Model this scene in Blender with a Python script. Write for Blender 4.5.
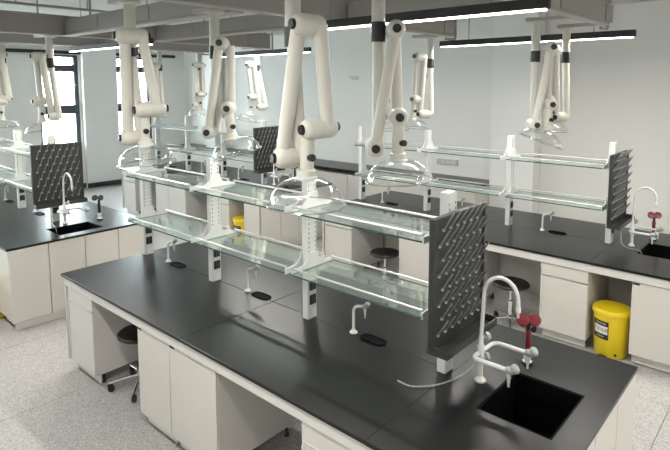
import bpy, bmesh, math, random
from mathutils import Vector, Matrix
random.seed(7)
R_ = math.radians
for o in list(bpy.data.objects): bpy.data.objects.remove(o)
scn = bpy.context.scene
col = scn.collection

# ------------------------------------------------------------------ camera
cam_d = bpy.data.cameras.new('camera'); cam = bpy.data.objects.new('camera', cam_d); col.objects.link(cam)
cam_d.sensor_width = 36.0; cam_d.lens = 546.27 * 36 / 670; cam_d.shift_y = -85 / 670; cam_d.clip_end = 200
right = Vector((0.7476592, 0.6640809, -0.0015090)); down = Vector((0.0668590, -0.0775340, -0.9947454)); fwd = Vector((-0.6607084, 0.7436297, -0.1023688))
mw = Matrix((right, -down, -fwd)).transposed().to_4x4(); mw.translation = (4.7007, -1.8017, 2.4385)
cam.matrix_world = mw
scn.camera = cam
# ------------------------------------------------------------------ world, exposure
w = bpy.data.worlds.new('overcast_sky'); scn.world = w; w.use_nodes = True
bg = w.node_tree.nodes['Background']; bg.inputs['Color'].default_value = (0.90, 0.96, 1.0, 1); bg.inputs['Strength'].default_value = 15
vs = scn.view_settings; vs.view_transform = 'Standard'; vs.look = 'None'; vs.gamma = 1.0; vs.use_curve_mapping = False; vs.exposure = 0.62
LAMP_W = 30.0
SOLO = []

# ------------------------------------------------------------------ materials
def mat(name, rgb, rough=.5, metal=0., spec=.5, noise=None, bump=None, coat=0.):
    m = bpy.data.materials.new(name); m.use_nodes = True
    nt = m.node_tree; b = nt.nodes['Principled BSDF']
    b.inputs['Base Color'].default_value = (*rgb, 1); b.inputs['Roughness'].default_value = rough
    b.inputs['Metallic'].default_value = metal; b.inputs['Specular IOR Level'].default_value = spec
    b.inputs['Coat Weight'].default_value = coat
    if noise:
        sc, amt = noise
        tc = nt.nodes.new('ShaderNodeTexCoord'); n = nt.nodes.new('ShaderNodeTexNoise'); n.inputs['Scale'].default_value = sc
        n.inputs['Detail'].default_value = 5
        mr = nt.nodes.new('ShaderNodeMapRange'); mr.inputs['To Min'].default_value = 1 - amt; mr.inputs['To Max'].default_value = 1 + amt
        mx = nt.nodes.new('ShaderNodeVectorMath'); mx.operation = 'SCALE'; mx.inputs[0].default_value = rgb
        nt.links.new(tc.outputs['Object'], n.inputs['Vector']); nt.links.new(n.outputs['Fac'], mr.inputs['Value'])
        nt.links.new(mr.outputs['Result'], mx.inputs['Scale']); nt.links.new(mx.outputs['Vector'], b.inputs['Base Color'])
    if bump:
        sc, st = bump
        tc = nt.nodes.new('ShaderNodeTexCoord'); n = nt.nodes.new('ShaderNodeTexNoise'); n.inputs['Scale'].default_value = sc
        bp = nt.nodes.new('ShaderNodeBump'); bp.inputs['Strength'].default_value = st; bp.inputs['Distance'].default_value = .002
        nt.links.new(tc.outputs['Object'], n.inputs['Vector']); nt.links.new(n.outputs['Fac'], bp.inputs['Height']); nt.links.new(bp.outputs['Normal'], b.inputs['Normal'])
    return m

def glass(name, tint, ior=1.45, gloss=(1, 1, 1), boost=0.02, rough=.02, power=5., haze=0.):
    m = bpy.data.materials.new(name); m.use_nodes = True; nt = m.node_tree; nt.nodes.clear()
    out = nt.nodes.new('ShaderNodeOutputMaterial'); t = nt.nodes.new('ShaderNodeBsdfTransparent'); t.inputs['Color'].default_value = (*tint, 1)
    g = nt.nodes.new('ShaderNodeBsdfGlossy'); g.inputs['Roughness'].default_value = rough; g.inputs['Color'].default_value = (*gloss, 1)
    # Schlick curve on the facing angle: the same on both sides of a thin sheet
    lw = nt.nodes.new('ShaderNodeLayerWeight'); lw.inputs['Blend'].default_value = .5
    pw = nt.nodes.new('ShaderNodeMath'); pw.operation = 'POWER'; pw.inputs[1].default_value = power
    r0 = ((ior - 1) / (ior + 1)) ** 2 + boost
    ad = nt.nodes.new('ShaderNodeMath'); ad.operation = 'MULTIPLY_ADD'; ad.use_clamp = True; ad.inputs[1].default_value = 1 - r0; ad.inputs[2].default_value = r0
    df = nt.nodes.new('ShaderNodeBsdfDiffuse'); df.inputs['Color'].default_value = (.8, .84, .82, 1)
    md = nt.nodes.new('ShaderNodeMixShader'); md.inputs[0].default_value = haze
    mx = nt.nodes.new('ShaderNodeMixShader')
    nt.links.new(lw.outputs['Facing'], pw.inputs[0]); nt.links.new(pw.outputs[0], ad.inputs[0]); nt.links.new(ad.outputs[0], mx.inputs[0])
    nt.links.new(t.outputs[0], md.inputs[1]); nt.links.new(df.outputs[0], md.inputs[2]); nt.links.new(md.outputs[0], mx.inputs[1]); nt.links.new(g.outputs[0], mx.inputs[2])
    nt.links.new(mx.outputs[0], out.inputs[0])
    return m

def emit(name, rgb, s):
    m = bpy.data.materials.new(name); m.use_nodes = True; nt = m.node_tree; b = nt.nodes['Principled BSDF']
    b.inputs['Base Color'].default_value = (*rgb, 1); b.inputs['Emission Color'].default_value = (*rgb, 1); b.inputs['Emission Strength'].default_value = s
    return m

def terrazzo():
    m = mat('terrazzo', (.5, .48, .47), .36)
    nt = m.node_tree; b = nt.nodes['Principled BSDF']
    tc = nt.nodes.new('ShaderNodeTexCoord')
    v = nt.nodes.new('ShaderNodeTexVoronoi'); v.inputs['Scale'].default_value = 110
    v2 = nt.nodes.new('ShaderNodeTexVoronoi'); v2.inputs['Scale'].default_value = 190
    r1 = nt.nodes.new('ShaderNodeValToRGB'); e = r1.color_ramp.elements
    e[0].position = 0; e[0].color = (.22, .21, .21, 1); e[1].position = 1; e[1].color = (.58, .57, .555, 1)
    for p, c in ((.16, (.24, .23, .23)), (.22, (.38, .365, .357)), (.62, (.44, .425, .415)), (.75, (.56, .55, .54))):
        k = e.new(p); k.color = (*c, 1)
    r2 = nt.nodes.new('ShaderNodeValToRGB'); e = r2.color_ramp.elements
    e[0].position = 0.1; e[0].color = (.3, .29, .285, 1); e[1].position = .45; e[1].color = (.52, .505, .495, 1)
    s1 = nt.nodes.new('ShaderNodeSeparateColor'); s2 = nt.nodes.new('ShaderNodeSeparateColor')
    mx = nt.nodes.new('ShaderNodeMix'); mx.data_type = 'RGBA'; mx.inputs['Factor'].default_value = .45
    for a in (v, v2): nt.links.new(tc.outputs['Object'], a.inputs['Vector'])
    nt.links.new(v.outputs['Color'], s1.inputs[0]); nt.links.new(s1.outputs[0], r1.inputs[0])
    nt.links.new(v2.outputs['Color'], s2.inputs[0]); nt.links.new(s2.outputs[1], r2.inputs[0])
    nt.links.new(r1.outputs[0], mx.inputs['A']); nt.links.new(r2.outputs[0], mx.inputs['B']); nt.links.new(mx.outputs['Result'], b.inputs['Base Color'])
    return m

MT = dict(
    wall=mat('wall_paint', (.84, .835, .81), .8, noise=(.7, .03)),
    wall_white=mat('pillar_paint', (.87, .87, .86), .8, noise=(.7, .02)),
    ceiling=mat('ceiling_paint', (.68, .67, .65), .9),
    skirting=mat('skirting', (.035, .037, .04), .5),
    terrazzo=terrazzo(), joint=mat('floor_joint', (.12, .115, .11), .8),
    cabinet=mat('cabinet_white', (.66, .64, .60), .42, noise=(3, .015)),
    door=mat('door_white', (.67, .645, .605), .36, noise=(2, .015)),
    frame=mat('frame_white', (.70, .685, .655), .35),
    worktop=mat('phenolic_worktop', (.010, .0103, .0112), .29, spec=.32, noise=(5, .22), bump=(220, .04)),
    black=mat('black_plastic', (.012, .012, .013), .45), basin=mat('sink_black', (.004, .004, .005), .6, spec=.05),
    rubber=mat('rubber', (.02, .02, .02), .7),
    post=mat('rack_white', (.70, .71, .70), .38), rod=mat('rod_silver', (.62, .63, .61), .3, metal=.4),
    slot=mat('slot_dark', (.05, .05, .05), .6),
    pane=glass('shelf_glass', (.93, .975, .955), 1.5, (.95, 1, .98), .03, .03, 4., .05), pane_edge=mat('glass_edge', (.03, .10, .075), .12, spec=.8),
    peg_board=mat('rack_charcoal', (.040, .042, .043), .42), peg=mat('peg_grey', (.20, .205, .205), .36), collar=mat('peg_collar', (.45, .46, .46), .4),
    chrome=mat('chrome', (.75, .75, .76), .14, metal=1), seat=mat('stool_black', (.014, .016, .014), .42),
    tap=mat('tap_white', (.74, .75, .73), .22, coat=.4), knob=mat('valve_grey', (.38, .41, .40), .3), nozzle=mat('nozzle_grey', (.45, .47, .46), .3),
    red=mat('eyewash_red', (.16, .008, .018), .35),
    arm=mat('arm_ivory', (.58, .57, .52), .36), armring=mat('arm_ring', (.66, .645, .59), .32), black_knob=mat('knob_black', (.010, .010, .010), .4),
    hood=glass('hood_clear', (.965, .975, .97), 1.5, (1, 1, 1), .01, .06, 3., .012), hood_rim=glass('hood_rim', (.80, .82, .81), 1.6, (1, 1, 1), .22, .08),
    hose=glass('hose_clear', (.80, .82, .81), 1.5, (1, 1, 1), .25, .2, 3., .25),
    beam=mat('beam_grey', (.31, .297, .28), .5, metal=.0, noise=(4, .05)), beam_light=mat('beam_edge', (.42, .405, .38), .5), beam_dark=mat('bracket_dark', (.10, .095, .09), .55),
    lamp=mat('lamp_black', (.018, .018, .018), .5), diffuser=emit('lamp_diffuser', (1, .985, .94), 6.0),
    wire=mat('wire', (.25, .25, .25), .5),
    yellow=mat('bin_yellow', (.80, .60, .012), .38), label=mat('label_black', (.02, .018, .016), .5), label_white=mat('label_white', (.75, .73, .66), .5),
    wframe=mat('window_frame', (.075, .09, .11), .45), wglass=glass('window_glass', (.93, .97, .96), 1.45), box=mat('carton_white', (.72, .70, .66), .5),
    wallplate=mat('wall_plate', (.60, .58, .55), .5), foliage=mat('foliage', (.12, .22, .08), .8), facade=mat('facade', (.6, .6, .58), .8),
)

# ------------------------------------------------------------------ mesh helpers
def new(): return bmesh.new()
def bx(bm, x0, x1, y0, y1, z0, z1, bev=0., seg=1):
    r = bmesh.ops.create_cube(bm, size=1)
    vs_ = r['verts']
    for v in vs_:
        v.co = Vector((x0 + (v.co.x + .5) * (x1 - x0), y0 + (v.co.y + .5) * (y1 - y0), z0 + (v.co.z + .5) * (z1 - z0)))
    if bev:
        es = list({e for v in vs_ for e in v.link_edges})
        bmesh.ops.bevel(bm, geom=es, offset=bev, segments=seg, affect='EDGES', profile=.5)
    return bm
def basis(d):
    d = d.normalized(); a = Vector((0, 0, 1)) if abs(d.z) < .9 else Vector((1, 0, 0))
    u = d.cross(a).normalized(); return u, d.cross(u).normalized()
def tube(bm, pts, r, n=12, caps=True, r1=None):
    pts = [Vector(p) for p in pts]; N = len(pts); rings = []
    t = (pts[1] - pts[0]).normalized(); u, v = basis(t)
    for i, p in enumerate(pts):
        tn = ((pts[min(i + 1, N - 1)] - p).normalized() + (p - pts[max(i - 1, 0)]).normalized()).normalized()
        u = (u - tn * u.dot(tn)).normalized(); v = tn.cross(u)
        rr = r if r1 is None else r + (r1 - r) * i / (N - 1)
        rings.append([bm.verts.new(p + (u * math.cos(a) + v * math.sin(a)) * rr) for a in (2 * math.pi * k / n for k in range(n))])
    for a, b in zip(rings, rings[1:]):
        for k in range(n): bm.faces.new((a[k], a[(k + 1) % n], b[(k + 1) % n], b[k]))
    if caps: bm.faces.new(rings[0][::-1]); bm.faces.new(rings[-1])
    return bm
def cyl(bm, p0, p1, r, r1=None, n=16): return tube(bm, [p0, p1], r, n, True, r1)
def fillet(pts, rad, n=5):
    pts = [Vector(p) for p in pts]; out = [pts[0]]
    for a, b, c in zip(pts, pts[1:], pts[2:]):
        d1 = (a - b); d2 = (c - b); q = min(rad, d1.length * .49, d2.length * .49)
        s, e = b + d1.normalized() * q, b + d2.normalized() * q
        for i in range(n + 1):
            t = i / n; out.append(s * (1 - t) ** 2 + b * 2 * t * (1 - t) + e * t * t)
    out.append(pts[-1]); return out
def lathe(bm, prof, n=24, c=(0, 0, 0), axis=(0, 0, 1), cap0=True, cap1=True):
    ax = Vector(axis).normalized(); u, v = basis(ax); c = Vector(c); rings = []
    for r, z in prof:
        r = max(r, 1e-4)
        rings.append([bm.verts.new(c + ax * z + (u * math.cos(2 * math.pi * k / n) + v * math.sin(2 * math.pi * k / n)) * r) for k in range(n)])
    for a, b in zip(rings, rings[1:]):
        for k in range(n): bm.faces.new((a[k], a[(k + 1) % n], b[(k + 1) % n], b[k]))
    if cap0: bm.faces.new(rings[0][::-1])
    if cap1: bm.faces.new(rings[-1])
    return bm
def prism_x(bm, poly, x0, x1):
    a = [bm.verts.new((x0, y, z)) for y, z in poly]; b = [bm.verts.new((x1, y, z)) for y, z in poly]; n = len(poly)
    bm.faces.new(a); bm.faces.new(b[::-1])
    for k in range(n): bm.faces.new((a[k], b[k], b[(k + 1) % n], a[(k + 1) % n]))
    return bm
def slab(bm, outer, holes, z0, z1):
    es = []
    for loop in [outer] + holes:
        vs_ = [bm.verts.new((x, y, z1)) for x, y in loop]
        es += [bm.edges.new((vs_[i], vs_[(i + 1) % len(vs_)])) for i in range(len(vs_))]
    r = bmesh.ops.triangle_fill(bm, use_beauty=True, use_dissolve=False, edges=es)
    fs = [f for f in r['geom'] if isinstance(f, bmesh.types.BMFace)]
    ex = bmesh.ops.extrude_face_region(bm, geom=fs)
    bmesh.ops.translate(bm, vec=(0, 0, z0 - z1), verts=[v for v in ex['geom'] if isinstance(v, bmesh.types.BMVert)])
    return bm

cache = {}
def mesh(key, build, mats):
    if key in cache: return cache[key]
    bm = build(); bmesh.ops.recalc_face_normals(bm, faces=bm.faces[:])
    me = bpy.data.meshes.new(str(key[0] if isinstance(key, tuple) else key)); bm.to_mesh(me); bm.free()
    for m in (mats if isinstance(mats, (list, tuple)) else [mats]): me.materials.append(MT[m])
    for p in me.polygons: p.use_smooth = True
    me.set_sharp_from_angle(angle=R_(38))
    cache[key] = me
    return me
uid = [0]
def part(name, build, m, parent=None, loc=(0, 0, 0), rz=0., key=None):
    if key is None: uid[0] += 1; key = (name, uid[0])
    o = bpy.data.objects.new(name, mesh(key, build, m)); col.objects.link(o)
    o.location = loc; o.rotation_euler = (0, 0, rz); o.parent = parent
    return o
def tag(o, label, cat, group=None):
    o['label'] = label; o['category'] = cat
    if group: o['group'] = group
    return o
def thing(name, label, cat, loc=(0, 0, 0), rz=0., group=None):
    o = bpy.data.objects.new(name, None); col.objects.link(o); o.location = loc; o.rotation_euler = (0, 0, rz); o.empty_display_size = .1
    return tag(o, label, cat, group)
def struct(name, build, m, parent=None, loc=(0, 0, 0), key=None):
    o = part(name, build, m, parent, loc, key=key)
    if parent is None: o['kind'] = 'structure'
    return o
def B(*a, **k): return lambda: bx(new(), *a, **k)

# ------------------------------------------------------------------ room shell
XL, XR, YN, YF, ZC = -8.2, 7.4, -5.6, 6.6, 3.53
fl = struct('floor', B(XL - .2, XR, YN, YF + .2, -.2, -.012), 'joint')
G = .004
xs = [-8.2, -7.9] + [.4 + 1.2 * k for k in range(-6, 6)] + [XR]
xs = sorted(set(round(x, 3) for x in xs)); ys = [YN] + [-4.4 + 2.4 * k for k in range(0, 5)] + [YF]
for i in range(len(xs) - 1):
    for j in range(len(ys) - 1):
        sx, sy = xs[i + 1] - xs[i] - G, ys[j + 1] - ys[j] - G
        if sx < .05 or sy < .05: continue
        part('floor_slab', B(0, sx, 0, sy, -.02, 0), 'terrazzo', fl, (xs[i] + G / 2, ys[j] + G / 2, 0), key=('floor_slab', round(sx, 3), round(sy, 3)))
struct('ceiling', B(XL - .2, XR, YN, YF + .2, ZC, ZC + .15), 'ceiling')
struct('wall_back', B(XL - .2, XR, YF, YF + .2, 0, ZC), 'wall')
struct('wall_front', B(XL - .2, XR, YN - .2, YN, 0, ZC), 'wall')
struct('wall_right', B(XR, XR + .2, YN - .2, YF + .2, 0, ZC), 'wall')
# window wall with real openings
WIN = [(2.90, 3.78), (4.68, 5.60), (-3.3, -.6), (.05, 1.55)]
WZ0, WZ1 = 1.02, 3.10
def leftwall():
    bm = new(); W = sorted(WIN); y = YN
    for a, b in W:
        bx(bm, XL - .2, XL, y, a, 0, ZC); bx(bm, XL - .2, XL, a, b, 0, WZ0); bx(bm, XL - .2, XL, a, b, WZ1, ZC); y = b
    bx(bm, XL - .2, XL, y, YF, 0, ZC)
    return bm
struct('wall_left', leftwall, 'wall')
struct('baseboard_left', B(XL, XL + .015, YN, YF, 0, .11), 'skirting')
struct('baseboard_pillar', B(XL + .1205, XL + .132, 3.818, 4.652, 0, .11), 'skirting')
struct('baseboard_back', B(XL, XR, YF - .015, YF, 0, .11), 'skirting')
struct('trim_1', B(.81, 1.51, 6.3, YF - .016, 0, ZC), 'wall_white')       # pillar of the back wall
struct('trim_2', B(-6.85, -6.48, 6.3, YF - .016, 0, ZC), 'wall_white')
struct('trim_3', B(XL + .016, XL + .12, 3.83, 4.64, 0, ZC - .001), 'wall_white')   # pillar between the windows
struct('trim_4', B(XL + .001, XL + .06, 2.0, 6.3, 3.12, 3.19), 'lamp')        # dark blind rail
def window(n, y0, y1):
    root = struct('window_%d' % n, lambda: ring_frame(y0, y1), 'wframe')
    W = y1 - y0; k = 1 if W < 1.2 else 3
    cols_ = [y0 + .05 + (W - .1) * i / k for i in range(k + 1)]
    for zr, h in ((2.80, .15), (1.86, .20)):
        part('rail', B(XL - .13, XL - .06, y0 + .05, y1 - .05, zr - h / 2, zr + h / 2), 'wframe', root)
    for yy in cols_[1:-1]: part('mullion', B(XL - .13, XL - .06, yy - .03, yy + .03, WZ0 + .05, WZ1 - .05), 'wframe', root)
    for a, b in zip(cols_, cols_[1:]):
        for z0, z1 in ((WZ0 + .05, 1.76), (1.96, 2.725), (2.875, WZ1 - .05)):
            part('pane', B(XL - .10, XL - .094, a, b, z0, z1), 'wglass', root)
    part('window_sill', B(XL - .02, XL + .04, y0 - .03, y1 + .03, WZ0 - .03, WZ0 + .004), 'wall_white', root)
    return root
def ring_frame(y0, y1):
    bm = new(); a, b = XL - .15, XL - .04
    bx(bm, a, b, y0, y0 + .05, WZ0, WZ1); bx(bm, a, b, y1 - .09, y1, WZ0, WZ1)
    bx(bm, a, b, y0 + .05, y1 - .09, WZ0, WZ0 + .05); bx(bm, a, b, y0 + .05, y1 - .09, WZ1 - .05, WZ1)
    return bm
for n, (a, b) in enumerate(WIN):
    window(n + 1, a, b)
    ld = bpy.data.lights.new('window_portal', 'AREA'); ld.shape = 'RECTANGLE'; ld.size = b - a; ld.size_y = WZ1 - WZ0; ld.cycles.is_portal = True
    lo = bpy.data.objects.new('window_portal', ld); col.objects.link(lo); lo.location = (XL - .18, (a + b) / 2, (WZ0 + WZ1) / 2)
    lo.rotation_euler = (0, R_(-90), 0)
w1 = bpy.data.objects['window_1']
part('stay_rod', lambda: cyl(new(), (XL + .03, 3.05, 2.42), (XL + .03, 3.70, 2.42), .012, n=8), 'frame', w1)

# ------------------------------------------------------------------ lamps
def lamp(x0, x1, y, label, z=2.84):
    L = x1 - x0; t = thing('linear_lamp', label, 'lamp', ((x0 + x1) / 2, y, z), 0, 'suspended linear lamps')
    part('housing', B(-L / 2, L / 2, -.022, .022, .010, .070, .004), 'lamp', t)
    part('diffuser', B(-L / 2 + .02, L / 2 - .02, -.018, .018, 0, .0098), 'diffuser', t)
    for s in (-1, 1):
        part('hanging_wire', lambda: cyl(new(), (s * (L / 2 - .35), 0, .070), (s * (L / 2 - .35), 0, ZC - z), .004, n=6), 'wire', t)
    ld = bpy.data.lights.new('lamp_light', 'AREA'); ld.shape = 'RECTANGLE'; ld.size = L - .06; ld.size_y = .05; ld.energy = LAMP_W * L / 1.97; ld.color = (1, .965, .89)
    lo = bpy.data.objects.new('lamp_light', ld); col.objects.link(lo); lo.location = (0, 0, -.004); lo.parent = t
lamp(1.58, 3.55, 1.27, 'long black lamp bar with lit underside, nearest and highest in the picture')
lamp(1.47, 3.44, 3.61, 'black linear lamp in front of the pillar on the back wall')
lamp(-2.45, -.48, 1.20, 'linear lamp seen low under the grey beams near the windows')
lamp(-2.25, -.28, 3.33, 'far black linear lamp between the thin distant extraction arms')
lamp(1.58, 3.55, -1.1, 'linear lamp above the near side of the foreground bench, over the frame')
lamp(-2.45, -.48, -1.1, 'linear lamp over the near side of the window-side bench')
lamp(4.6, 6.57, 1.27, 'linear lamp at the right end of the near aisle')
lamp(4.6, 6.57, 3.61, 'linear lamp at the right end of the second aisle')
lamp(3.6, 5.57, -3.5, 'linear lamp behind the viewpoint')

# ------------------------------------------------------------------ overhead carrier beams
def ybeam(x, y0, y1, label, arms_y):
    t = thing('ceiling_beam', label, 'beam', (x, 0, 2.95), 0, 'grey overhead service beams')
    part('web', B(-.05, 0, y0, y1, .012, .20), 'beam', t)
    part('bottom_flange', B(-.062, .012, y0, y1, 0, .0118), 'beam_light', t)
    part('top_flange', B(-.08, .03, y0, y1, .2002, .212), 'beam', t)
    y = y0 + .4
    while y < y1:
        part('stiffener', B(.0002, .010, y, y + .20, .03, .185, .003), 'beam', t, key=('stiffener',) + (round(y, 2),)); y += 1.1
    for yy in (y0 + .3, (y0 + y1) / 2, y1 - .06):
        part('hanger_rod', lambda: cyl(new(), (-.05, yy, .212), (-.05, yy, ZC - 2.95), .012, n=8), 'beam', t)
    part('end_pipe', lambda: tube(new(), fillet([(-.02, y1 - .15, -.03), (-.02, y1 + .06, -.03), (-.02, y1 + .06, ZC - 2.95)], .05), .013, 8), 'beam', t)
    for yy in arms_y:
        part('arm_bracket', B(-.42, -.062, yy - .03, yy + .03, .0005, .03), 'beam_light', t)
    return t
ybeam(3.24, -1.4, 3.50, 'grey overhead beam at the right, its end by the suspended lamp', (-.06, .576, 2.73, 3.45))
ybeam(1.64, -1.4, 3.62, 'grey overhead beam crossing above the middle of the foreground bench', (-.06, .576, 2.73, 3.45))
ybeam(-1.38, -1.6, 3.62, 'grey overhead beam running above the gap near the left bench', (.576, 3.45))
ybeam(-2.86, -1.6, 3.62, 'farthest grey overhead beam close to the windows', (.576, 2.73, 3.45))
def xbeam(x0, x1, y, label, dz=0.):
    t = thing('ceiling_crossbeam', label, 'beam', (0, y, 2.95 + dz), 0, 'grey overhead cross beams')
    part('web', B(x0, x1, 0, .08, .012, .17), 'beam', t)
    part('bottom_flange', B(x0, x1, -.02, .10, 0, .0118), 'beam_light', t)
    n = max(1, int((x1 - x0) / .75))
    for k in range(n): part('panel', B(x0 + (k + .15) * (x1 - x0) / n, x0 + (k + .8) * (x1 - x0) / n, -.008, -.0002, .035, .15, .003), 'beam', t)
    return t
xbeam(-1.36, 1.50, .70, 'grey cross beam over the left half of the foreground bench')
xbeam(-1.36, 1.50, 1.77, 'grey cross beam above the aisle behind the foreground bench')
xbeam(1.67, 3.09, 1.77, 'short grey cross beam above the aisle, behind the near lamp')
xbeam(-2.84, -1.52, 1.77, 'short grey cross beam nearest the window pillar')
t = thing('service_pipe', 'thin grey pipe running above the left overhead beam', 'pipe', (-1.25, 0, 3.23))
part('pipe_run', lambda: cyl(new(), (0, -1.5, 0), (0, 2.2, 0), .014, n=8), 'beam', t)
for y in (-.6, .2, .9, 1.6): part('pipe_hanger', lambda: cyl(new(), (0, y, .01), (0, y, ZC - 3.23), .008, n=6), 'beam', t)

# ------------------------------------------------------------------ benches
L, W, ZT = 4.03, 1.52, .85
OVALS = [(.552, .775), (1.64, .795), (2.705, .79)]
PX = [.055, 1.105, 2.18, 3.231]
PY = .772
def oval(cx, cy, a, b, n=20):
    def p(t):
        c, s = math.cos(t), math.sin(t); e = 2 / 3.2
        return cx + a * abs(c) ** e * (1 if c > 0 else -1), cy + b * abs(s) ** e * (1 if s > 0 else -1)
    return [p(2 * math.pi * k / n) for k in range(n)]
SK = (3.53, 3.90, .555, 1.02)
def worktop(ox, oy, label):
    t = thing('worktop', label, 'worktop', (ox, oy, ZT), 0, 'black bench worktops')
    g = .0012; xa, xb, ym = 1.79, 3.275, .785
    S = [((0, xa - g), (0, ym - g), []), ((xa + g, xb - g), (0, ym - g), []), ((0, xa - g), (ym + g, W), []), ((xa + g, xb - g), (ym + g, W), [])]
    for i, ((x0, x1), (y0, y1), h) in enumerate(S):
        part('worktop_slab', lambda: bx(new(), x0, x1, y0, y1, -.022, 0, .0015), 'worktop', t, key=('worktop_slab', i))
    part('worktop_slab', lambda: slab(new(), [(xb + g, 0), (L, 0), (L, W), (xb + g, W)], [[(SK[0], SK[2]), (SK[1], SK[2]), (SK[1], SK[3]), (SK[0], SK[3])]], -.022, 0), 'worktop', t, key=('worktop_slab', 9))
    return t
def sink(ox, oy, label):
    t = thing('sink', label, 'sink', (ox, oy, ZT))
    x0, x1, y0, y1 = SK
    def bas():
        bm = new(); e = .001
        outer = [(x0 + e, y0 + e), (x1 - e, y0 + e), (x1 - e, y1 - e), (x0 + e, y1 - e)]; q = .012
        inner = [(x0 + q, y0 + q), (x1 - q, y0 + q), (x1 - q, y1 - q), (x0 + q, y1 - q)]
        slab(bm, outer, [inner], -.27, -.004); bx(bm, x0 + e, x1 - e, y0 + e, y1 - e, -.285, -.2702); return bm
    part('basin', bas, 'basin', t, key='basin')
    part('drain', lambda: lathe(new(), [(.03, -.269), (.045, -.266), (.045, -.2635), (.03, -.262)], 20, ((x0 + x1) / 2, (y0 + y1) / 2, 0)), 'black', t, key='drain')
    return t
def cup(ox, oy, c, label):
    t = thing('cup_sink', label, 'cup sink', (ox + c[0] + .01, oy + c[1], ZT), 0, 'oval cup sinks in the worktops')
    def b():
        bm = new(); loops = []
        for a, bb, z in ((.092, .044, .0002), (.092, .044, .007), (.088, .040, .0075), (.086, .038, .002), (.07, .025, .0008)):
            loops.append([bm.verts.new((x, y, z)) for x, y in oval(0, 0, a, bb, 24)])
        for p, q in zip(loops, loops[1:]):
            for k in range(24): bm.faces.new((p[k], p[(k + 1) % 24], q[(k + 1) % 24], q[k]))
        bm.faces.new(loops[-1]); return bm
    part('oval_rim', b, 'basin', t, key='oval_rim')
def tap(ox, oy, c, label, ang=0.):
    t = thing('bench_tap', label, 'tap', (ox + c[0] - .150, oy + c[1] + .0, ZT), ang, 'small white bench taps')
    part('flange', lambda: lathe(new(), [(.026, .0002), (.026, .006), (.016, .016), (.012, .022)], 18), 'tap', t, key='tap_flange')
    part('riser', lambda: tube(new(), fillet([(0, 0, .02), (0, 0, .175), (.075, .012, .19)], .04), .0095, 10), 'tap', t, key='tap_riser')
    part('valve_body', lambda: lathe(new(), [(.012, -.014), (.015, -.008), (.015, .008), (.012, .014)], 14, (.083, .013, .192), (.97, .15, .2)), 'knob', t, key='tap_valve')
    k = part('handle', lambda: lathe(new(), [(.009, 0), (.017, .004), (.019, .016), (.014, .026)], 8, (.092, .014, .198), (.6, .1, .7)), 'knob', t, key='tap_handle')
    part('nozzle', lambda: lathe(new(), [(.010, 0), (.010, -.02), (.007, -.024), (.008, -.04), (.005, -.045), (.0045, -.062)], 12, (.083, .013, .178)), 'tap', t, key='tap_nozzle')
def sink_faucet(ox, oy, label):
    t = thing('sink_faucet', label, 'faucet', (ox + 3.430, oy + .80, ZT))
    part('flange', lambda: lathe(new(), [(.030, .0002), (.030, .008), (.019, .02), (.014, .03)], 20), 'tap', t, key='sf_flange')
    part('column', lambda: lathe(new(), [(.014, .03), (.014, .10), (.018, .105), (.018, .20), (.013, .21), (.013, .25)], 16), 'tap', t, key='sf_column')
    part('gooseneck', lambda: tube(new(), [(0, 0, .25), (.004, .0, .35)] + [(.098 - .088 * math.cos(a), .02 * a / 3, .49 + .10 * math.sin(a)) for a in [math.pi * k / 12 for k in range(0, 13)]] + [(.188, .02, .46)], .0105, 12), 'tap', t, key='sf_neck')
    part('spout_tip', lambda: lathe(new(), [(.0105, 0), (.013, -.006), (.013, -.03), (.008, -.036), (.007, -.06)], 14, (.188, .02, .46)), 'tap', t, key='sf_tip')
    part('branch_pipe', lambda: tube(new(), fillet([(.185, .165, .155), (.0, .165, .155), (-.012, -.075, .155), (.175, -.075, .155)], .045, 6), .0125, 12), 'tap', t, key='sf_branch')
    for y in (.165, -.075):
        v = part('valve', lambda: lathe(new(), [(.013, -.02), (.019, -.012), (.019, .012), (.013, .02)], 14, (.195, y, .157), (1, 0, 0)), 'knob', t, key=('sf_valve', y))
        part('handle', lambda: lathe(new(), [(.010, 0), (.024, .006), (.026, .022), (.018, .032)], 8, (.207, y, .163), (.75, .1, .6)), 'knob', v, key=('sf_handle', y))
        part('nozzle', lambda: lathe(new(), [(.012, 0), (.012, -.03), (.008, -.036), (.009, -.05), (.006, -.055), (.0055, -.075)], 12, (.19, y, .145)), 'tap', t, key=('sf_nozzle', y))
    for z in (.12, .235):
        part('handle', lambda: lathe(new(), [(.010, 0), (.010, .02), (.024, .024), (.026, .038), (.018, .046)], 8, (.0, .012, z), (.45, .9, .1)), 'knob', t, key=('sf_side', z))
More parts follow.
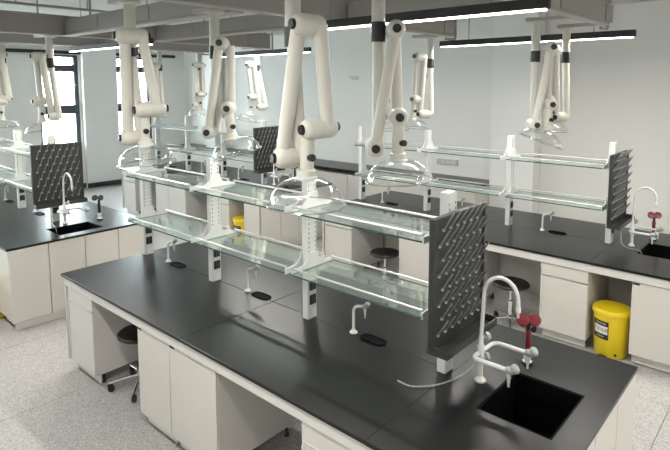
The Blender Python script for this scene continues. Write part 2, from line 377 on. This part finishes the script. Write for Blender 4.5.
def eyewash(ox, oy, label, dark=False):
    m = 'black' if dark else 'red'
    t = thing('eyewash', label, 'eyewash', (ox + 3.545, oy + 1.15, ZT))
    part('socket', lambda: lathe(new(), [(.028, .0002), (.028, .012), (.02, .02), (.02, .075), (.016, .08)], 18), 'tap', t, key='ew_socket')
    part('base_ring', lambda: lathe(new(), [(.032, .0001), (.034, .010), (.029, .014)], 18), 'black', t, key='ew_ring')
    part('stem', lambda: lathe(new(), [(.014, .08), (.016, .10), (.017, .19), (.012, .20)], 14), m, t, key=('ew_stem', dark))
    part('neck', lambda: tube(new(), [(0, 0, .20), (0, 0, .235), (-.005, 0, .262)], .013, 12), 'black', t, key='ew_neck')
    part('yoke', lambda: cyl(new(), (-.03, -.026, .255), (.03, .026, .255), .010, n=10), 'black', t, key='ew_yoke')
    for s in (-1, 1):
        h = part('head', lambda: lathe(new(), [(.012, 0), (.028, .008), (.033, .018), (.033, .026)], 24, (s * .025 - .006, s * .022, .248), (.45, -.65, .61), True, False), m, t, key=('ew_head', s, dark))
        part('cap', lambda: lathe(new(), [(.035, .024), (.036, .029), (.033, .034), (.010, .036)], 24, (s * .025 - .006, s * .022, .248), (.45, -.65, .61)), m, h, key=('ew_cap', s, dark))
# ---- reagent rack
SZ = (1.21 - ZT, 1.62 - ZT); HD = .195
def rack(ox, oy, label):
    t = thing('reagent_rack', label, 'shelf rack', (ox, oy, ZT), 0, 'glass shelf racks on the benches')
    for i, px in enumerate(PX):
        top = 1.86 - ZT
        p = part('post', B(-.027, .027, -.043, .043, .0003, top, .003), 'post', t, (px, PY, 0), key='rack_post')
        part('slot_column', lambda: [bm for bm in [new()] if [bx(bm, .0268, .0275, sy - .003, sy + .003, z * .032 + .43, z * .032 + .444) for sy in (-.03, .03) for z in range(17)]][0], 'slot', p, key='slot_column')['kind'] = 'stuff'
        for z in (.985 - ZT, 1.085 - ZT):
            s = part('socket', B(.0272, .036, -.03, .03, z - .034, z + .034, .003), 'black', p, key=('socket', z)); part('socket_face', B(.0361, .0375, -.017, .017, z - .02, z + .02, .002), 'slot', s, key=('socket_face', z))
        for z in SZ:
            for sx in ((1,) if i == 0 else (-1,) if i == 3 else (-1, 1)):
                prof = [(-HD, z - .014), (HD, z - .014), (HD, z + .018), (HD - .012, z + .024)]
                cur = []
                for k in range(9):
                    a = k / 8; cur.append((HD - .012 - (HD - .06) * math.sin(a * math.pi / 2), z + .024 + .080 * (1 - math.cos(a * math.pi / 2)) ** 1.6))
                full = prof + cur[1:] + [(-y, zz) for y, zz in cur[::-1]] + [(-HD, z + .018)]
                b = part('shelf_bracket', lambda: prism_x(new(), full, *sorted((sx * .0275, sx * .036))), 'post', t, (px, PY, 0), key=('bracket', z, sx))
                for sy in (-1, 1):
                    part('clip', lambda: cyl(new(), (sx * .0362, sy * (HD - .012), z + .032), (sx * .050, sy * (HD - .012), z + .032), .009, n=10), 'rod', b, key=('clip', z, sx, sy))
    for i in range(3):
        x0, x1 = PX[i] + .038, PX[i + 1] - .038
        for z in SZ:
            o = part('glass_shelf', B(x0, x1, PY - HD - .01, PY + HD + .01, z - .006, z + .004), ['pane', 'pane_edge'], t, key=('glass_shelf', i, z))
            for pl in o.data.polygons:
                if abs(pl.normal.z) < .5: pl.material_index = 1
            for s in (-1, 1):
                part('guard_rod', lambda: cyl(new(), (x0 + .01, PY + s * (HD - .012), z + .032), (x1 - .01, PY + s * (HD - .012), z + .032), .0075, n=8), 'rod', t, key=('guard_rod', i, z, s))
# ---- drying rack with pegs
def dryer(ox, oy, label, to_sink=True):
    t = thing('drying_rack', label, 'drying rack', (ox + 3.266, oy, 0), 0, 'charcoal pegged drying racks')
    y0, y1, z0, z1 = .525, 1.09, 1.075, 1.76
    part('board', B(0, .022, y0, y1, z0, z1, .003), 'peg_board', t, key='peg_board')
    part('side_lip', B(.0221, .034, y0, y0 + .02, z0, z1, .002), 'peg_board', t, key='lip0')
    part('side_lip', B(.0221, .034, y1 - .02, y1, z0, z1, .002), 'peg_board', t, key='lip1')
    part('top_lip', B(.0221, .034, y0 + .02, y1 - .02, z1 - .02, z1, .002), 'peg_board', t, key='lip2')
    def tray():
        bm = new(); a = .118
        bx(bm, .0222, a, y0, y1, 1.052, 1.060); bx(bm, a - .008, a, y0, y1, 1.0602, 1.09); bx(bm, .0222, a - .008, y0, y0 + .008, 1.0602, 1.098); bx(bm, .0222, a - .008, y1 - .008, y1, 1.0602, 1.098)
        bx(bm, 0, .022, y0, y1, 1.052, 1.0748); return bm
    part('drip_tray', tray, 'peg_board', t, key='drip_tray')
    part('wall_clamp', B(-.006, -.0003, PY - .05, PY + .05, 1.15, 1.70), 'peg_board', t, key='wall_clamp')
    d = Vector((.060, .004, .098)); s = Vector((.0225, 0, 0))
    for r in range(8):
        n = 6 if r % 2 == 0 else 7
        for k in range(n):
            y = y0 + .062 + (.0365 if n == 6 else 0) + k * .0735; z = 1.685 - r * .079
            p = part('peg', lambda: tube(new(), [s, s + d * .3, s + d], .0066, 7, True, .005), 'peg', t, (0, y, z), key='peg')
            part('collar', lambda: lathe(new(), [(.0105, 0), (.010, .008), (.0065, .012)], 10, s, d), 'collar', p, key='peg_collar')
    h = part('drain_hose', lambda: tube(new(), [Vector(q) for q in hosepath(to_sink)], .0045, 8), 'hose', t, key=('drain_hose', to_sink))
def hosepath(to_sink):
    P = [Vector(q) for q in (((.085, .70, 1.052), (.088, .70, .98), (.10, .69, .89), (.15, .67, .862), (.22, .66, .858), (.27, .655, .855), (.30, .65, .80)) if to_sink else ((.085, .90, 1.052), (.09, .90, .97), (.09, .87, .885), (.07, .74, .862), (.02, .60, .858), (-.07, .50, .858), (-.15, .48, .868)))]
    out = []
    for i in range(len(P) - 1):
        p0, p1, p2, p3 = P[max(i - 1, 0)], P[i], P[i + 1], P[min(i + 2, len(P) - 1)]
        for k in range(6):
            u = k / 6; out.append(.5 * ((2 * p1) + (p2 - p0) * u + (2 * p0 - 5 * p1 + 4 * p2 - p3) * u * u + (3 * p1 - p0 - 3 * p2 + p3) * u ** 3))
    return out + [P[-1]]
# ---- carcass
def frame(ox, oy, label, end_side=True):
    t = thing('lab_bench', label, 'bench', (ox, oy, 0), 0, 'white steel bench frames')
    part('front_rail', B(.02, L - .02, .018, .05, .752, .8275, .002), 'frame', t, key='front_rail')
    part('rear_rail', B(.02, L - .02, W - .05, W - .018, .752, .8275, .002), 'frame', t, key='rear_rail')
    for x in (.02, 2.0, L - .05): part('cross_rail', B(x, x + .03, .0505, W - .0505, .752, .8275), 'frame', t, key=('cross_rail', x))
    for a, b in ((.02, 3.50), (3.93, L - .02)):
        part('centre_panel', B(a, b, .742, .758, .12, .7515), 'cabinet', t, key=('centre_panel', a))
    n = 4; ws = (W - .04) / n
    for k in range(n):
        part('end_panel', B(L - .019, L - .002, .02 + k * ws + .005, .02 + (k + 1) * ws - .005, .09, .826, .002), 'door', t, key=('end_panel', k))
        part('end_panel', B(.002, .019, .02 + k * ws + .005, .02 + (k + 1) * ws - .005, .09, .826, .002), 'door', t, key=('end_panel0', k))
    part('end_backing', B(L - .030, L - .0195, .055, W - .055, .10, .751), 'cabinet', t, key='end_backing')
    part('plinth', B(L - .06, L - .031, .06, W - .06, .001, .0995), 'cabinet', t, key='plinth')
    for x in (.05, 2.0, L - .10):
        for y in (.73,): part('leg', B(x, x + .03, y - .03, y, .001, .7515), 'frame', t, key=('fleg', x))
def cabinet(ox, oy, x0, x1, kind, label, depth=.66, y0=.036):
    Wc = x1 - x0; t = thing('cabinet', label, 'cabinet', (ox + x0, oy + y0, 0), 0, 'white bench cabinets')
    H = .748; z0 = .095; p = .018; kw = (kind, round(Wc, 3))
    part('side_panel', B(0, p, .02, depth, z0, H), 'cabinet', t, key=('cab_side', depth))
    part('side_panel', B(0, p, .02, depth, z0, H), 'cabinet', t, (Wc - p, 0, 0), key=('cab_side', depth))
    part('back_panel', B(p, Wc - p, depth - .012, depth, z0, H), 'cabinet', t, key=('cab_back', kw))
    part('bottom_panel', B(p, Wc - p, .02, depth - .012, z0, z0 + p), 'cabinet', t, key=('cab_bot', kw))
    part('top_panel', B(p, Wc - p, .02, depth - .012, H - p, H), 'cabinet', t, key=('cab_top', kw))
    part('toe_kick', B(p, Wc - p, .05, .062, .012, z0), 'cabinet', t, key=('toe', kw))
    for fx in (.04, Wc - .04):
        for fy in (.09, depth - .05):
            part('foot', lambda: lathe(new(), [(.016, .0005), (.016, .012), (.010, .02), (.010, z0)], 10, (fx, fy, 0)), 'black', t, key=('foot', fx, fy))
    e = .002
    def door(a, b, zt, pull):
        d = part('door', B(a + e, b - e, 0, .0195, z0 + .003, zt, .002), 'door', t, key=('door', kind, round(a, 3), round(b, 3), zt))
        if pull == 'l': part('pull_strip', B(a + .006, a + .020, -.006, -.0003, z0 + .01, zt - .01, .001), 'frame', d, key=('pull', round(a, 3), zt))
        if pull == 'n': part('finger_pull', B(a + .008, a + .06, -.0012, -.0001, zt - .022, zt - .004), 'black', d, key=('fpull', round(a, 3), zt))
    if kind == 'drawer':
        d = part('drawer', B(e, Wc - e, 0, .0195, .632, H - .003, .002), 'door', t, key=('drawer', kw))
        part('pull_lip', B(.012, Wc - .012, -.008, -.0003, .634, .640, .001), 'frame', d, key=('dlip', kw))
        door(0, Wc, .622, 'l')
    elif kind == 'door': door(0, Wc, H - .003, 'n')
    elif kind == 'double': door(0, Wc / 2, H - .003, None); door(Wc / 2, Wc, H - .003, 'l')
    return t

def stool(x, y, label, rz=.3):
    t = thing('lab_stool', label, 'stool', (x, y, 0), rz, 'black swivel lab stools')
    part('seat', lambda: lathe(new(), [(.10, .425), (.165, .428), (.178, .438), (.178, .450), (.168, .460), (.06, .463)], 32), 'seat', t, key='stool_seat')
    part('seat_plate', lambda: lathe(new(), [(.05, .410), (.08, .4248)], 16), 'black', t, key='seat_plate')
    part('gas_column', lambda: lathe(new(), [(.027, .11), (.027, .27), (.016, .275), (.016, .4098)], 16), 'chrome', t, key='gas_column')
    part('hub', lambda: lathe(new(), [(.034, .075), (.04, .085), (.04, .115), (.028, .125)], 16), 'chrome', t, key='stool_hub')
    for k in range(5):
        a = 2 * math.pi * k / 5; c, s = math.cos(a), math.sin(a)
        l = part('leg', lambda: tube(new(), [(.035, 0, .10), (.14, 0, .09), (.25, 0, .068)], .014, 8, True, .010), 'chrome', t, rz=a, key='stool_leg')
        part('caster', lambda: [bm for bm in [new()] if (cyl(bm, (.235, -.014, .026), (.235, .014, .026), .0255, n=14), bx(bm, .222, .262, -.009, .009, .035, .062, .004))][0], 'black', l, key='caster')

def text_mesh(s, size):
    c = bpy.data.curves.new('t', 'FONT'); c.body = s; c.size = size; c.align_x = 'CENTER'; c.align_y = 'CENTER'
    o = bpy.data.objects.new('t', c); col.objects.link(o); dg = bpy.context.evaluated_depsgraph_get()
    me = bpy.data.meshes.new_from_object(o.evaluated_get(dg)); bpy.data.objects.remove(o); return me
TXT = None
def bin_(x, y, label, rz=0., s=1.):
    t = thing('waste_bin', label, 'bin', (x, y, 0), rz, 'yellow round waste bins'); t.scale = (1.08, 1.08, 1.05)
    part('body', lambda: lathe(new(), [(.118, .004), (.124, .012), (.140, .36), (.140, .372)], 36), 'yellow', t, key='bin_body')
    part('lid', lambda: lathe(new(), [(.150, .3722), (.152, .380), (.152, .402), (.140, .418), (.09, .430), (.03, .433)], 36), 'yellow', t, key='bin_lid')
    part('hinge', B(-.05, .05, .135, .165, .35, .40, .004), 'yellow', t, key='bin_hinge')
    part('pedal', B(-.03, .03, -.175, -.10, .006, .022, .004), 'black', t, key='bin_pedal')
    part('side_button', lambda: lathe(new(), [(.010, .0), (.010, .006)], 12, (.085, -.093, .045), (.67, -.74, 0)), 'black', t, key='bin_btn')
    def curved(a0, a1, z0, z1, off):
        bm = new(); n = 10; prev = None
        for k in range(n + 1):
            a = a0 + (a1 - a0) * k / n; vs_ = []
            for z in (z0, z1):
                r = .124 + (z - .012) / .348 * .016 + off
                for rr in (r, r - .0015): vs_.append(bm.verts.new((math.sin(a) * rr, -math.cos(a) * rr, z)))
            if prev:
                for q in ((0, 2, 3, 1),):
                    pass
                bm.faces.new((prev[0], vs_[0], vs_[2], prev[2])); bm.faces.new((prev[2], vs_[2], vs_[3], prev[3])); bm.faces.new((prev[0], prev[1], vs_[1], vs_[0]))
            prev = vs_
        return bm
    lb = part('label', lambda: curved(-.75, .30, .165, .325, .0022), 'label', t, key='bin_label')
    part('label_band', lambda: curved(-.62, .26, .212, .282, .0034), 'label_white', lb, key='bin_band')
    def letters(key, s_, size, z, m, a_mid):
        if key not in cache:
            me = text_mesh(s_, size)
            for v in me.vertices:
                a = a_mid + v.co.x / .137; zz = z + v.co.y; r = .124 + (zz - .012) / .348 * .016 + .0040
                v.co = (math.sin(a) * r, -math.cos(a) * r, zz)
            me.materials.clear(); me.materials.append(MT[m]); cache[key] = me
        o = bpy.data.objects.new('lettering', cache[key]); col.objects.link(o); o.parent = lb
    letters('bl1', '生化垃圾', .034, .247, 'label', -.18)
    letters('bl2', '实验室专用桶', .016, .303, 'label_white', -.2)
    letters('bl3', '请分类投放', .013, .188, 'label_white', -.2)
    return t

BN = [('A', 0, 0), ('B', -.03, 3.25), ('C', -5.115, -.075), ('D', -5.115, 3.13)]
DESC = dict(A='foreground bench', B='right-hand rear bench', C='left bench by windows', D='far middle bench')
for k, ox, oy in BN:
    D_ = DESC[k]
    worktop(ox, oy, 'black slab worktop of the ' + D_)
    sink(ox, oy, 'rectangular black sink set into the ' + D_)
    frame(ox, oy, 'white steel frame and end panels carrying the ' + D_)
    rack(ox, oy, 'two-tier glass shelf rack on white posts along the ' + D_)
    dryer(ox, oy, 'charcoal drying rack with rows of pegs at the end of the ' + D_, k != 'A')
    sink_faucet(ox, oy, 'tall white gooseneck faucet with two side outlets on the ' + D_)
    eyewash(ox, oy, ('black twin-head eyewash standing beside the sink of the ' if k in 'CD' else 'red twin-head eyewash standing beside the sink of the ') + D_, k in 'CD')
    for i, c in enumerate(OVALS):
        w_ = ('leftmost', 'middle', 'rightmost')[i]
        cup(ox, oy, c, '%s oval black cup sink on the %s' % (w_, D_))
        tap(ox, oy, c, '%s small white hook tap on the %s' % (w_, D_))
    cabinet(ox, oy, .034, .485, 'drawer', 'white drawer cabinet at the left end of the ' + D_)
    cabinet(ox, oy, 1.195, 1.603, 'door', 'narrower white single-door cabinet, left of the pair, mid ' + D_)
    cabinet(ox, oy, 1.607, 2.112, 'door', 'wider white single-door cabinet, right of the pair, mid ' + D_)
    cabinet(ox, oy, 2.835, 3.265, 'drawer', 'white cabinet with drawer right of the knee space in the ' + D_)
    cabinet(ox, oy, 3.62, 3.964, 'door', 'white single-door cabinet at the sink end of the ' + D_, depth=.50)
stool(.725, .31, 'black round stool with chrome base tucked under the foreground bench', R_(100))
stool(2.50, 3.33, 'black round stool left of the drawer cabinet under the right-hand bench', .1)
stool(.96, 3.30, 'black round stool seen through the lower glass shelf', .6)
bin_(3.418, 3.40, 'yellow bin with black label in the niche of the right-hand bench', -.2)
bin_(3.43 - 5.115, 3.31, 'yellow bin far back, seen between the glass shelves', .3)
bin_(3.44 - 5.115, -.06, 'yellow bin cut by the left edge, beside the left bench', .2)
t = thing('switch_box', 'plain white upright box behind the pegged rack on the right-hand bench', 'box', (1.345, 4.12, ZT))
part('case', B(-.05, .05, -.09, .09, .0005, .20, .006), 'box', t); part('top_cap', B(-.03, .03, -.05, .05, .2002, .206, .001), 'frame', t)

# ------------------------------------------------------------------ wall bench
t = thing('worktop', 'dark worktop of the low counter along the back wall', 'worktop', (0, 0, ZT))
xe = .80
for i in range(5): part('worktop_slab', B(-7.9 + i * 1.74, -7.9 + (i + 1) * 1.74 - .003, 5.85, 6.583, -.025, 0, .002), 'worktop', t, key=None)
for i in range(10):
    x0 = -7.9 + i * .87
    wd = ['first', 'second', 'third', 'fourth', 'fifth', 'sixth', 'seventh', 'eighth', 'ninth', 'tenth'][i]
    cabinet(0, 5.83, x0 + .003, x0 + .865, 'double', '%s white two-door cabinet from the left under the back-wall counter' % wd, depth=.68)
t = thing('wall_duct', 'shallow white trunking box on the wall above the back counter', 'socket box', (-.12, 6.583, 1.08))
part('cover', B(-.20, .20, -.03, .016, -.05, .05, .004), 'wallplate', t)
for x in (-.08, .02, .12): part('outlet', B(x - .02, x + .02, -.034, -.0302, -.025, .025), 'frame', t)
t = thing('wall_plate', 'small pale plate high on the back wall beside the thin arm', 'wall plate', (-.55, 6.583, 2.58))
part('cover', B(-.10, .10, -.008, .016, -.035, .035, .003), 'wallplate', t); part('screw', B(-.004, .004, -.0095, -.0082, -.004, .004), 'black', t)
t = thing('wall_plate', 'small pale plate on the back wall left of the hanging arm', 'wall plate', (-2.25, 6.583, 2.55))
part('cover', B(-.10, .10, -.008, .016, -.035, .035, .003), 'wallplate', t); part('screw', B(-.004, .004, -.0095, -.0082, -.004, .004), 'black', t)

# ------------------------------------------------------------------ fume extraction arms
RT = Vector((.74756, .66420, 0)); FW = Vector((-.66420, .74756, 0))
def arm(px, py, label, J1, s1, J2, s2, J3, n, h, cl, style, ztop=2.95, r=.036):
    t = thing('extraction_arm', label, 'fume arm', (px, py, 0), 0, 'ivory articulated extraction arms')
    fr = style == 'face'          # knobs face the viewer / joints lie side-on
    def P(l, z, d=0.): v = RT * l + FW * d; return Vector((v.x, v.y, z))
    dz = -.085 if fr else -.045
    zb = J1[1] if not fr else J1[1]
    jl = max(J1[2], J1[0]) if not fr else 0.
    # pole, clamp
    plat = 0.
    part('pole', lambda: cyl(new(), P(0, ztop), P(plat, cl[0] - .02), r, n=20), 'arm', t)
    part('lower_pole', lambda: cyl(new(), P(0, cl[0] - .0202), P((J1[2] if abs(J1[2]) < .14 else 0) if not fr else 0, zb), r * .86, n=20), 'arm', t)
    part('flange', lambda: lathe(new(), [(.07, 0), (.07, -.012), (.045, -.02)], 20, (0, 0, ztop - .0003)), 'arm', t)
    part('clamp', lambda: cyl(new(), P(0, cl[0]), P(0, cl[1]), r * 1.10, n=20), 'black_knob', t)
    def joint(name, a, b, rr=.049):
        d = (b - a).normalized()
        a2, b2 = a - d * .002, b + d * .002; L_ = (b2 - a2).length
        q = part(name, lambda: lathe(new(), [(rr * .5, 0), (rr * .76, .007), (rr * .93, .020), (rr, .036), (rr, L_ / 2 - .002), (rr * .96, L_ / 2), (rr, L_ / 2 + .002), (rr, L_ - .036), (rr * .93, L_ - .020), (rr * .76, L_ - .007), (rr * .5, L_)], 24, a2, d), 'arm', t)
        part('knob', lambda: lathe(new(), [(.021, -.014), (.0235, -.008), (.0235, .004)], 18, a2, d), 'black_knob', q)
        part('knob', lambda: lathe(new(), [(.0235, L_ - .004), (.0235, L_ + .008), (.021, L_ + .014)], 18, a2, d), 'black_knob', q)
        return q
    if fr:   # joint axes run towards the viewer
        D1, D2, D3 = -.09, -.09, -.02
        joint('lower_joint', P(J1[0], J1[1], -.14), P(J1[0], J1[1], .035))
        part('segment', lambda: cyl(new(), P(s1[0], s1[1], D1), P(s1[2], s1[3], D2), r * .86, n=20), 'arm', t)
        joint('upper_joint', P(J2[0], J2[1], -.14), P(J2[0], J2[1], .03))
        part('segment', lambda: cyl(new(), P(s2[0], s2[1], D3), P(s2[2], s2[3], D3), r * .86, n=20), 'arm', t)
        joint('hood_joint', P(J3[0], J3[1], -.13), P(J3[0], J3[1], .02))
        nd = -.085
        part('tie_rod', lambda: cyl(new(), P(s2[0] - .01, s2[1] - .08, .03), P(s2[2] - .03, s2[3] + .05, .03), .006, n=8), 'armring', t)
    else:
        D1, D2, D3 = 0., -.085, -.03
        joint('lower_joint', P(J1[0], J1[1], -.045), P(J1[2], J1[3], .02))
        part('segment', lambda: cyl(new(), P(s1[0], s1[1], -.01), P(s1[2], s1[3], D2), r * .95, n=20), 'arm', t)
        joint('upper_joint', P(J2[0], J2[1], D2 - .05), P(J2[2], J2[3], D2 + .04))
        part('segment', lambda: cyl(new(), P(s2[0], s2[1], D2), P(s2[2], s2[3], D3), r * .86, n=20), 'arm', t)
        joint('hood_joint', P(J3[0], J3[1], D3 - .05), P(J3[2], J3[3], D3 + .04))
        nd = D3
    a, b = P(n[0], n[1], nd), P(n[2], n[3], nd)
    nk = part('neck', lambda: cyl(new(), a, b, r * .90, n=20), 'arm', t)
    mid = a.lerp(b, .62)
    kd = RT * .55 - FW * .84
    part('knob', lambda: cyl(new(), mid + kd * .028, mid + kd * .052, .017, n=14), 'black_knob', nk)
    part('ring', lambda: lathe(new(), [(r * .96, 0), (r * .96, .05)], 20, a.lerp(b, .35), b - a), 'arm', nk)
    ax = (P(h[2], h[3], nd) - P(h[0], h[1], nd)).normalized(); top = P(h[0], h[1], nd)
    hd = (P(h[2], h[3], nd) - top).length; rr = .172
    part('collar', lambda: lathe(new(), [(r * .9, -.03), (r * 1.18, -.025), (r * 1.22, .0), (r * 1.45, .008), (r * 1.45, .016)], 24, top, ax), 'arm', t)
    prof = []
    for k in range(11):
        q = k / 10 * math.pi / 2; prof.append((.045 + (rr - .045) * math.sin(q), .012 + (hd - .012) * (1 - math.cos(q))))
    hb = part('hood', lambda: lathe(new(), prof + [(rr + .008, hd + .004)], 40, top, ax, False, False), 'hood', t)
    def rim():
        bm = new(); u, v = basis(ax); c = top + ax * (hd + .004); pts = [c + (u * math.cos(2 * math.pi * k / 40) + v * math.sin(2 * math.pi * k / 40)) * (rr + .008) for k in range(41)]
        return tube(bm, pts, .0045, 6, False)
    part('rim', rim, 'hood_rim', hb)
    return t
ARMS = [
 (2.9, -.06, 'nearest ivory extraction arm, largest, over the third rack post', 'side', dict(J1=(-.083, 2.103, .028, 2.100), s1=(-.051, 2.105, .032, 2.693), J2=(.014, 2.693, .136, 2.693), s2=(.127, 2.693, .153, 2.251), J3=(.047, 2.235, .189, 2.243), n=(.065, 2.235, .059, 2.03), h=(.059, 2.023, .059, 1.888), cl=(2.693, 2.604))),
 (1.444, -.06, 'ivory extraction arm over the left end of the foreground bench', 'side', dict(J1=(-.067, 2.103, .041, 2.1), s1=(-.035, 2.103, -.004, 2.732), J2=(-.041, 2.732, .121, 2.728), s2=(.103, 2.725, .156, 2.29), J3=(.042, 2.278, .201, 2.285), n=(.08, 2.275, .072, 2.065), h=(.078, 2.064, .086, 1.945), cl=(2.664, 2.61))),
 (1.444, .576, 'ivory extraction arm second from left over the foreground bench, hood tilted', 'face', dict(J1=(-.042, 2.1, .03, 2.09), s1=(-.042, 2.1, .052, 2.729), J2=(.06, 2.72, .137, 2.71), s2=(.115, 2.707, .113, 2.268), J3=(.1, 2.266, .149, 2.266), n=(.106, 2.266, .123, 2.063), h=(.123, 2.063, .157, 1.946), cl=(2.708, 2.616))),
 (2.9, .576, 'ivory extraction arm with black cuff, rightmost of the four big ones', 'face', dict(J1=(-.02, 2.099, 0, 2.099), s1=(-.02, 2.099, .084, 2.72), J2=(.084, 2.72, .1, 2.72), s2=(.087, 2.72, .105, 2.263), J3=(.105, 2.263, .12, 2.263), n=(.105, 2.263, .102, 2.044), h=(.102, 2.044, .108, 1.93), cl=(2.767, 2.661))),
 (2.9, 2.73, 'ivory extraction arm over the right-hand bench with clear tilted hood, nearer of two', 'face', dict(J1=(-.015, 2.1, 0, 2.1), s1=(-.015, 2.1, .095, 2.731), J2=(.095, 2.731, .11, 2.731), s2=(.105, 2.731, .113, 2.267), J3=(.109, 2.267, .12, 2.267), n=(.1, 2.267, .079, 2.066), h=(.079, 2.066, .04, 1.965), cl=(2.707, 2.616))),
 (2.9, 3.45, 'rightmost ivory extraction arm, straight pole beside the tilted hood', 'side', dict(J1=(-.09, 2.125, .03, 2.125), s1=(-.07, 2.125, -.129, 2.738), J2=(-.19, 2.738, -.09, 2.738), s2=(-.168, 2.738, -.159, 2.285), J3=(-.19, 2.285, -.10, 2.285), n=(-.16, 2.285, -.15, 2.097), h=(-.15, 2.097, -.15, 2.0), cl=(2.728, 2.627))),
 (1.444, 3.45, 'small distant extraction arm in front of the pale wall plate', 'side', dict(J1=(-.128, 2.102, .016, 2.102), s1=(-.11, 2.102, -.081, 2.72), J2=(-.192, 2.731, -.059, 2.72), s2=(-.172, 2.731, -.174, 2.269), J3=(-.208, 2.269, -.086, 2.269), n=(-.191, 2.269, -.188, 2.057), h=(-.188, 2.057, -.193, 1.957), cl=(2.709, 2.611))),
 (1.444, 2.73, 'distant extraction arm mostly hidden behind the cuffed big arm', 'side', dict(J1=(-.06, 2.112, .045, 2.112), s1=(-.04, 2.112, -.03, 2.696), J2=(-.06, 2.696, .045, 2.696), s2=(.03, 2.696, .03, 2.274), J3=(-.04, 2.274, .06, 2.274), n=(-.007, 2.274, -.005, 2.071), h=(-.005, 2.071, -.004, 1.979), cl=(2.716, 2.616))),
 (-1.47, 3.45, 'thin distant extraction arm above the far pegged rack', 'side', dict(J1=(-.005, 2.101, .113, 2.101), s1=(.015, 2.101, -.038, 2.712), J2=(-.14, 2.712, -.024, 2.712), s2=(-.126, 2.712, -.085, 2.248), J3=(-.125, 2.248, -.002, 2.248), n=(-.112, 2.248, -.123, 2.013), h=(-.123, 2.013, -.14, 1.91), cl=(2.712, 2.618))),
 (-2.92, 3.45, 'far thin extraction arm left of the hooded second big arm', 'side', dict(J1=(-.107, 2.095, .0, 2.095), s1=(-.074, 2.095, -.04, 2.747), J2=(-.068, 2.747, .09, 2.737), s2=(.07, 2.735, .062, 2.275), J3=(-.029, 2.27, .082, 2.275), n=(-.004, 2.275, -.01, 2.046), h=(-.01, 2.046, -.013, 1.931), cl=(2.763, 2.666))),
 (-2.92, 2.73, 'far extraction arm glimpsed just right of the leftmost big arm', 'side', dict(J1=(-.06, 2.101, .03, 2.101), s1=(-.047, 2.101, -.026, 2.714), J2=(-.10, 2.714, .02, 2.714), s2=(-.09, 2.714, -.082, 2.271), J3=(-.123, 2.271, -.03, 2.271), n=(-.082, 2.271, -.079, 2.055), h=(-.079, 2.055, -.083, 1.947), cl=(2.729, 2.638))),
 (-1.47, .576, 'extraction arm over the left bench in front of the window', 'side', dict(J1=(-.023, 2.093, .063, 2.093), s1=(-.005, 2.098, -.042, 2.727), J2=(-.126, 2.727, -.022, 2.727), s2=(-.104, 2.727, -.105, 2.259), J3=(-.164, 2.259, -.068, 2.259), n=(-.10, 2.259, -.107, 2.044), h=(-.107, 2.044, -.096, 1.947), cl=(2.716, 2.611))),
 (-2.92, .576, 'extraction arm cut by the left edge over the left bench', 'side', dict(J1=(-.05, 2.268, .061, 2.268), s1=(.03, 2.268, .032, 2.799), J2=(-.045, 2.799, .069, 2.799), s2=(-.03, 2.799, -.03, 2.243), J3=(-.07, 2.231, .021, 2.231), n=(-.035, 2.231, -.044, 2.006), h=(-.044, 2.006, -.037, 1.905), cl=(2.787, 2.677))),
]
for px, py, lab, st, d in ARMS: arm(px, py, lab, style=st, **d)

# ------------------------------------------------------------------ outside the windows
t = tag(part('outdoor_ground', B(-60, -9, -40, 40, -8.2, -8.0), 'facade'), 'pale ground far below outside the windows', 'ground'); t['kind'] = 'structure'
